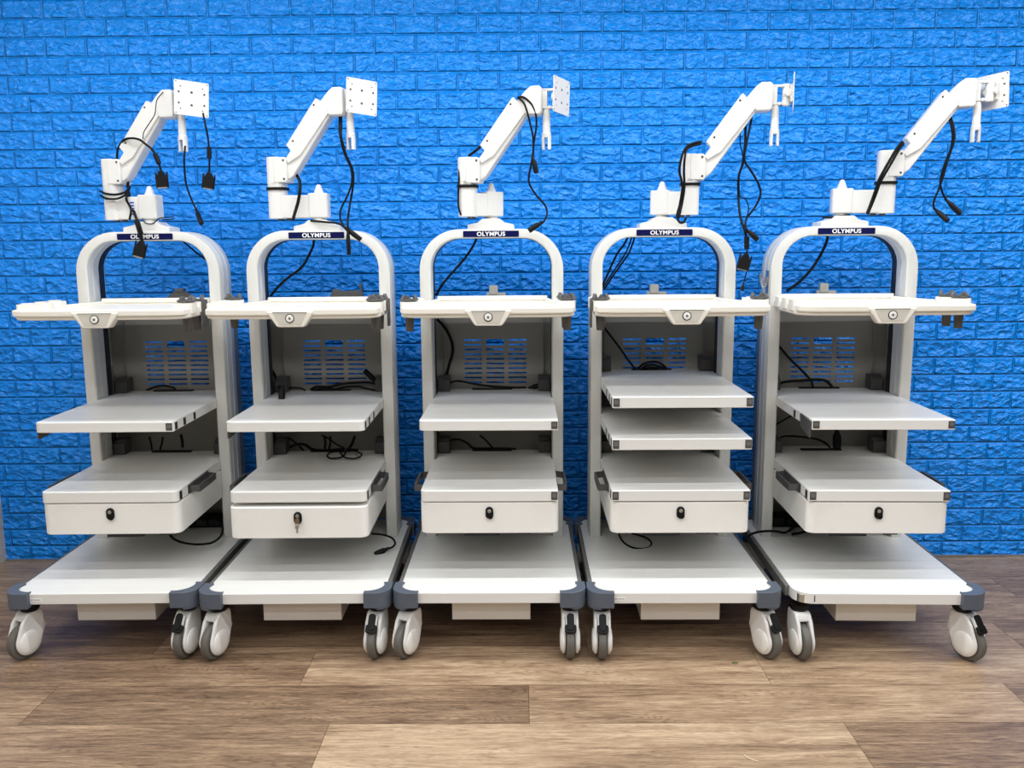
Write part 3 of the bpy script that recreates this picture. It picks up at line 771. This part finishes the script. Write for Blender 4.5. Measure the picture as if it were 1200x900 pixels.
K(0, [(172, 457, .66), (182, 453.5, .655), (192, 452, .65), (202, 454), (206, 456, .655)], .0045, 'black cable coil at the back of the far left middle shelf', .655)
for q, (a_, b_) in enumerate((((175, 512, .655), (178, 527, .66)), ((191, 512, .655), (187.5, 527, .66)), ((212, 509, .655), (214, 524, .66)))):
    K(0, [a_, ((a_[0]+b_[0])/2+.5, (a_[1]+b_[1])/2, .655), b_], (.004, .004, .0055)[q], ['leftmost of three leads hanging below the far left middle shelf', 'middle of three leads hanging below the far left middle shelf', 'thicker right lead hanging below the far left middle shelf'][q], .655)
K(0, [(196, 622, .50), (203, 631, .45), (215, 636, .42), (232, 638, .40), (248, 636, .42), (258, 629, .48), (261, 620, .54), (258, 612, .60), (248, 608, .63), (236, 610, .64)], .0045, 'black lead looping on the base below the far left drawer', .45)
# second cart
K(1, [(400, 133, .56), (400, 148, .52), (400, 160), (405.5, 181), (413, 198), (414, 215), (410, 240), (407.5, 258), (408, 272)], .0042, 'black power lead hanging from the second arm, straight end', .50, ends=(('plug', (407.5, 268), (409, 299), .50, .0075),))
K(1, [(398, 133, .56), (397.5, 148, .53), (399, 162), (404, 181), (411.5, 198), (412, 215), (406, 232), (399.5, 245), (399, 257), (404, 267)], .0038, 'black power lead hanging from the second arm, bent end', .515, ends=(('plug', (402, 265), (423, 281), .51),))
K(1, [(364, 258.5, .585), (374, 259.5, .58), (384, 260.5), (395, 261.5), (404, 266, .55)], .0040, 'black cable lying across the plinth of the second arm', .575)
K(1, [(347, 204, .575), (351, 212, .555), (351.5, 222, .535), (349.5, 236), (346, 248), (343.5, 257)], .0062, 'thick black cable in front of the lower arm of the second cart', .535)
K(1, [(368.3, 278, .66), (367, 288, .70), (362, 299), (353.7, 313), (337, 326), (326, 336), (317, 347)], .0052, 'black cable slanting through the arch of the second cart', .705)
K(1, [(314, 420, .672), (317, 430, .665), (322, 440, .66), (327, 452, .64), (330, 458, .60)], .0055, 'black mains lead ending in a plug on the second middle shelf', .65, ends=(('plug', (331, 454, .60), (329.8, 468, .58), .6, .0125),))
K(1, [(334, 455, .655), (344, 454.5, .65), (352, 455), (358, 457.5)], .0038, 'short black lead from the left carrier of the second shelf', .65)
K(1, [(364, 456.5, .665), (372, 453, .66), (385, 453.5), (400, 450), (415, 448.5), (430, 448), (441, 450)], .0052, 'black cables bundled along the back of the second middle shelf', .655, ends=(('plug', (443, 449, .66), (427, 434, .66), .66, .011),))
K(1, [(370, 457, .65), (380, 454.5), (392, 456), (405, 453.5), (420, 453), (432, 456), (440, 457.5)], .0045, 'thinner black cable behind the bundle on the second middle shelf', .648)
K(1, [(338, 513, .665), (345, 518), (352, 524), (356, 528, .655)], .0036, 'thin lead slanting down behind the second drawer lid', .66)
K(1, [(340, 523.5, .65), (350, 520.5, .645), (358, 521.5), (366, 526.5), (380, 528), (400, 527), (420, 527.5, .655)], .0058, 'thick black lead lying across the back of the second drawer lid', .65)
K(1, [(377, 510, .66), (385, 514), (395, 521), (404, 526, .64), (404.5, 531, .61), (400, 536, .58), (388, 537.3, .57), (383.5, 534, .59), (389, 529.5, .62), (404, 528, .63), (416, 528.3, .62), (424, 533, .59), (416, 537.3, .57), (404, 536, .58), (398.7, 530.5, .61)], .0036, 'black lead coiled in two loops on the second drawer lid', .65)
for q, (a_, b_) in enumerate((((380, 511), (380.5, 526)), ((387, 511), (385.5, 526)), ((415.5, 511), (409, 526)))):
    K(1, [(*a_, .67), ((a_[0]+b_[0])/2+1, (a_[1]+b_[1])/2, .668), (*b_, .665)], (.005, .004, .006)[q], ['leftmost lead dropping behind the second middle shelf', 'middle lead dropping behind the second middle shelf', 'curved right lead dropping behind the second middle shelf'][q])
K(1, [(436, 625.5, .50), (444, 626), (452, 627.5), (460, 631, .46), (463, 636.5, .43), (460, 641, .41), (453, 643.5, .40)], .0040, 'short black power lead with its plug on the second base', .48, ends=(('plug', (454, 643, .40), (439, 650, .38), .4, .0105),))
# third cart
K(2, [(606, 114.5, .50), (612, 113.5), (618, 117), (624, 124), (628, 135), (628.5, 148), (626, 165), (624.5, 180), (622, 195), (620, 205), (620.5, 216), (629.5, 230), (639, 241), (641, 251), (637, 260), (631, 264)], .0037, 'long black power lead hanging from the middle arm, plug at its end', .495, ends=(('plug', (634, 261), (619.5, 270.5), .495, .010),))
K(2, [(608, 115, .50), (614, 121, .49), (618, 132), (621.5, 146), (624.5, 160), (625, 175), (624.5, 187)], .0036, 'shorter black lead hanging from the middle arm', .485, ends=(('plug', (624.3, 184), (628.8, 203), .485, .009),))
K(2, [(563, 171.5, .53), (557, 177, .53), (549.5, 182.5, .56)], .005, 'black cable entering the shoulder of the middle arm', .53)
K(2, [(539, 186, .56), (537.5, 214, .54), (537, 232), (537.5, 243), (540, 252, .55)], .0036, 'black cable down the left side of the middle column', .54)
K(2, [(559.7, 277, .66), (554, 289, .70), (546, 301), (536, 313), (527, 323), (518, 334), (511, 346)], .0048, 'black cable slanting through the arch of the middle cart', .705)
K(2, [(512, 374, .66), (519, 381), (525, 390), (530, 403), (530, 415), (527, 425), (523.5, 439, .66)], .0062, 'thick black lead bowed against the back panel of the middle cart', .66)
K(2, [(524, 452, .64), (529, 448), (534.7, 446.7), (543, 447.3), (553, 449.5), (566, 451.5), (580, 453), (600, 454), (617, 454)], .0044, 'black lead running along the middle shelf of the middle cart', .64, ends=(('plug', (621, 454, .64), (634, 451.5, .64), .64, .010),))
K(2, [(525, 517, .665), (532, 515), (540, 515.5), (548, 519.5), (554.5, 525), (570, 525.5), (590, 525.5, .65), (605, 526, .65)], .0046, 'black lead curving down to the middle drawer lid', .66)
K(2, [(562, 510, .665), (569, 515.5), (577, 524.5)], .0040, 'short black lead slanting behind the middle drawer lid', .665)
# fourth cart
K(3, [(822, 166, .50), (814, 167.5, .49), (806, 171, .48), (801, 178, .475), (798, 188), (796, 200), (799, 213), (799.5, 222), (796.5, 240), (793.5, 252), (796, 260), (801, 260.5), (803.5, 256)], .0045, 'black cable strapped down the column of the fourth arm', .47)
K(3, [(821, 168.5, .50), (812, 171, .49), (805, 175, .48), (802.5, 185), (801.5, 200), (802, 215), (801.5, 225), (798.5, 242), (795.5, 255)], .0045, 'second black cable beside the first on the fourth column', .468)
K(3, [(874, 138, .53), (873.5, 155, .51), (873, 172), (871, 190), (865.5, 208), (865.5, 235), (868, 256), (872, 268), (875, 280)], .0044, 'black video cable hanging straight from the fourth arm', .50, ends=(('ferrite', (875, 277), (875, 292), .5, .0095), ('dvi', (875, 297), (869.5, 317), .5)))
K(3, [(882, 131, .52), (879, 148, .50), (874.5, 170), (872.5, 188), (880, 200), (889, 216), (891, 229), (884, 244), (875, 256), (873, 268), (876, 273)], .0040, 'black power lead making a wide bow below the fourth arm', .49, ends=(('plug', (876, 270), (888, 281), .49, .010),))
K(3, [(868, 150, .52), (867.5, 168), (870.5, 185), (866.5, 205, .515), (867, 229), (873, 233), (877, 240), (876.5, 250), (874, 260), (875.5, 290), (875, 315), (872.5, 328), (870.5, 336)], .0022, 'thin black wire with a small plug below the fourth arm', .515, ends=(('plug', (871, 333), (869.5, 341), .5, .006),))
for q, P in enumerate(([(737, 275.5, .66), (731, 287, .70), (723, 298), (714, 317), (705, 337)], [(741, 275.5, .66), (737, 288, .71), (731, 300), (719, 318), (706, 338)], [(744.5, 275.5, .66), (740.5, 288, .70), (735, 300), (722, 318), (708, 339)])):
    K(3, P, (.0042, .0030, .0036)[q], ['leftmost of three cables slanting through the fourth arch', 'middle of three cables slanting through the fourth arch', 'rightmost of three cables slanting through the fourth arch'][q], .71)
K(3, [(702, 372, .67), (706, 381), (714, 391.5), (728, 410), (737, 423), (745, 433)], .0042, 'black lead slanting down the back panel of the fourth cart', .67)
K(3, [(748, 432, .665), (753, 427), (760, 424.5), (768, 424), (775, 426.5), (781, 432), (774, 430, .655), (766, 427.5), (757, 428.5), (752, 432.5), (762, 430.5, .645), (772, 432)], .0046, 'black cable coil behind the top shelf of the fourth cart', .66)
K(3, [(725, 622, .54), (726.5, 629, .50), (732, 636.5, .46), (741, 641.5, .44), (752, 643, .44), (761, 641, .46), (763.5, 636.5, .50), (758, 630.5, .55), (748, 627, .58), (740, 625, .60)], .0036, 'black lead looped on the base of the fourth cart', .46)
# fifth cart
K(4, [(1057.5, 166, .53), (1051, 174, .525), (1045, 184), (1036, 199.5), (1029.5, 212), (1026, 223), (1021, 237), (1016, 250)], .0052, 'black cable strapped slantwise over the column of the far right arm', .52)
K(4, [(1059, 168, .53), (1053, 176.5, .525), (1047, 187), (1038, 202.5), (1031.5, 214), (1028, 224), (1022.5, 238), (1017, 251)], .0045, 'second cable beside the slanting one on the far right arm', .522)
K(4, [(964, 255, .60), (974, 254.8), (985, 253.2), (996, 252)], .0036, 'short black lead lying on the far right arm plinth', .60)
K(4, [(1112, 138, .545), (1115, 149, .53), (1116.5, 160), (1114.5, 174), (1108, 190), (1103.5, 204), (1102, 216), (1105, 227), (1111, 237)], .0040, 'black power lead hanging from the far right arm, plug to the right', .525, ends=(('plug', (1109.5, 235), (1126, 251), .525, .0095),))
K(4, [(1114.5, 138, .545), (1118, 150, .52), (1118.5, 163), (1114, 178), (1109, 193), (1105, 208), (1100, 222), (1095, 234), (1094, 242), (1098, 248)], .0038, 'black power lead hanging from the far right arm, plug to the left', .51, ends=(('plug', (1096, 245.5), (1111, 259), .51, .0095),))
K(4, [(970.5, 272.5, .66), (968.5, 284, .70), (963, 296), (956, 308), (947, 320), (936, 331), (922, 341)], .0058, 'black cable slanting through the arch of the far right cart', .705)
K(4, [(910, 402, .67), (917, 410.5), (926.7, 421.5), (938, 432.5), (947, 442), (951, 447, .665), (953, 455, .66)], .0046, 'black lead slanting down the back panel of the far right cart', .67)
K(4, [(910, 453, .655), (916, 448.5), (926, 446.7), (940, 446), (952, 445), (962, 445), (969, 447), (975, 453)], .0058, 'thick black leads bowed over the back of the far right shelf', .655)
K(4, [(907, 499, .665), (916, 493.5), (928, 487)], .0036, 'short lead rising behind the far right middle shelf', .665)
K(4, [(908, 517.5, .65), (914, 513), (922, 511), (935, 511.5), (945, 512.7), (958, 515), (967, 519), (973, 524.5)], .0046, 'black lead curving over the far right drawer lid', .65)
K(4, [(980.5, 500, .662), (981, 506), (981, 514)], .0048, 'black lead with a wide plug standing on the far right drawer lid', .662, ends=(('plug', (980.8, 505, .662), (980.8, 525, .66), .66, .0165),))
K(4, [(872, 634, .46), (876, 628.5, .49), (884, 624.5, .52), (896, 622.5, .54), (908, 622.5, .56), (920, 624, .58), (928, 619, .60), (938, 612, .61), (948, 606, .61)], .0046, 'black lead crossing the gap between the two rightmost bases', .4)
K(4, [(925, 622, .60), (935, 616, .62), (950, 620, .60), (940, 624, .58), (928, 626, .58)], .005, 'dark lead tangled below the far right drawer', .6)
for c_, x0, lab in ((0, -.05, 'black block added for the shade and dark leads at the back of the far left base'), (4, -.215, 'black block added for the shade and dark leads at the back of the far right base')):
    X, Y, a = CARTS[c_]
    t = empty('shade_block', (X, Y, .2408), R(a)); tag(t, lab, 'shade block')  # added black block, fills in the shadow and dark cable mass under the drawer
    b = BM(); add_prism(b, rrect(x0, x0+.25, .70, .77, .006), 0, .045); finish('block_body', b, M['black'], t, bevel=.003)
    for q_ in range(4):
        b = BM(); add_box(b, x0+.02+.055*q_, x0+.06+.055*q_, .6985, .7005, .010, .035); finish('block_inset', b, M['slot'], t, smooth=False)
# key in the second drawer's lock, fob hanging
X, Y, a = CARTS[1]
k = empty('drawer_key', at(1, 349, 608, .098))
tag(k, 'small metal key hanging in the lock of the second drawer', 'key')
b = BM(); add_cyl(b, (0, .004, .002), (0, -.012, .0), .0022); add_prism(b, rrect(-.007, .007, -.018, .004, .005), -.013, -.010, 'y'); finish('key_bow', b, M['brass'], k, bevel=.0006)
b = BM(); add_prism(b, rrect(-.0035, .0035, -.046, -.014, .002), -.0155, -.0135, 'y'); add_prism(b, rrect(-.0065, .0065, -.032, -.016, .005), -.0175, -.0157, 'y'); finish('spare_key', b, M['chrome'], k, bevel=.0005)
# dropped scraps on the floor
p = onz(876, 888, .001)
b = BM(); add_tube(b, [(0, 0, 0), (.004, -.014, .001), (.020, -.026, 0), (.030, -.031, 0)], .0013, 6)
o = finish('straw_fibre', b, mat('pale_straw', (226, 208, 176), .6, noise=.05)); o.location = p + Vector((-.005, .012, .0008)); tag(o, 'bent pale fibre lying on the front floor plank', 'debris')
p = onz(861, 777, .0)
b = BM(); add_prism(b, [(-.010, -.007), (.006, -.010), (.012, .002), (.004, .009), (-.008, .006)], 0, .0012)
o = finish('green_fleck', b, mat('dull_green', (96, 100, 66), .8, noise=.3)); o.location = (p.x, p.y, .0003); tag(o, 'dull green fleck stuck on the floor before the fourth cart', 'debris')
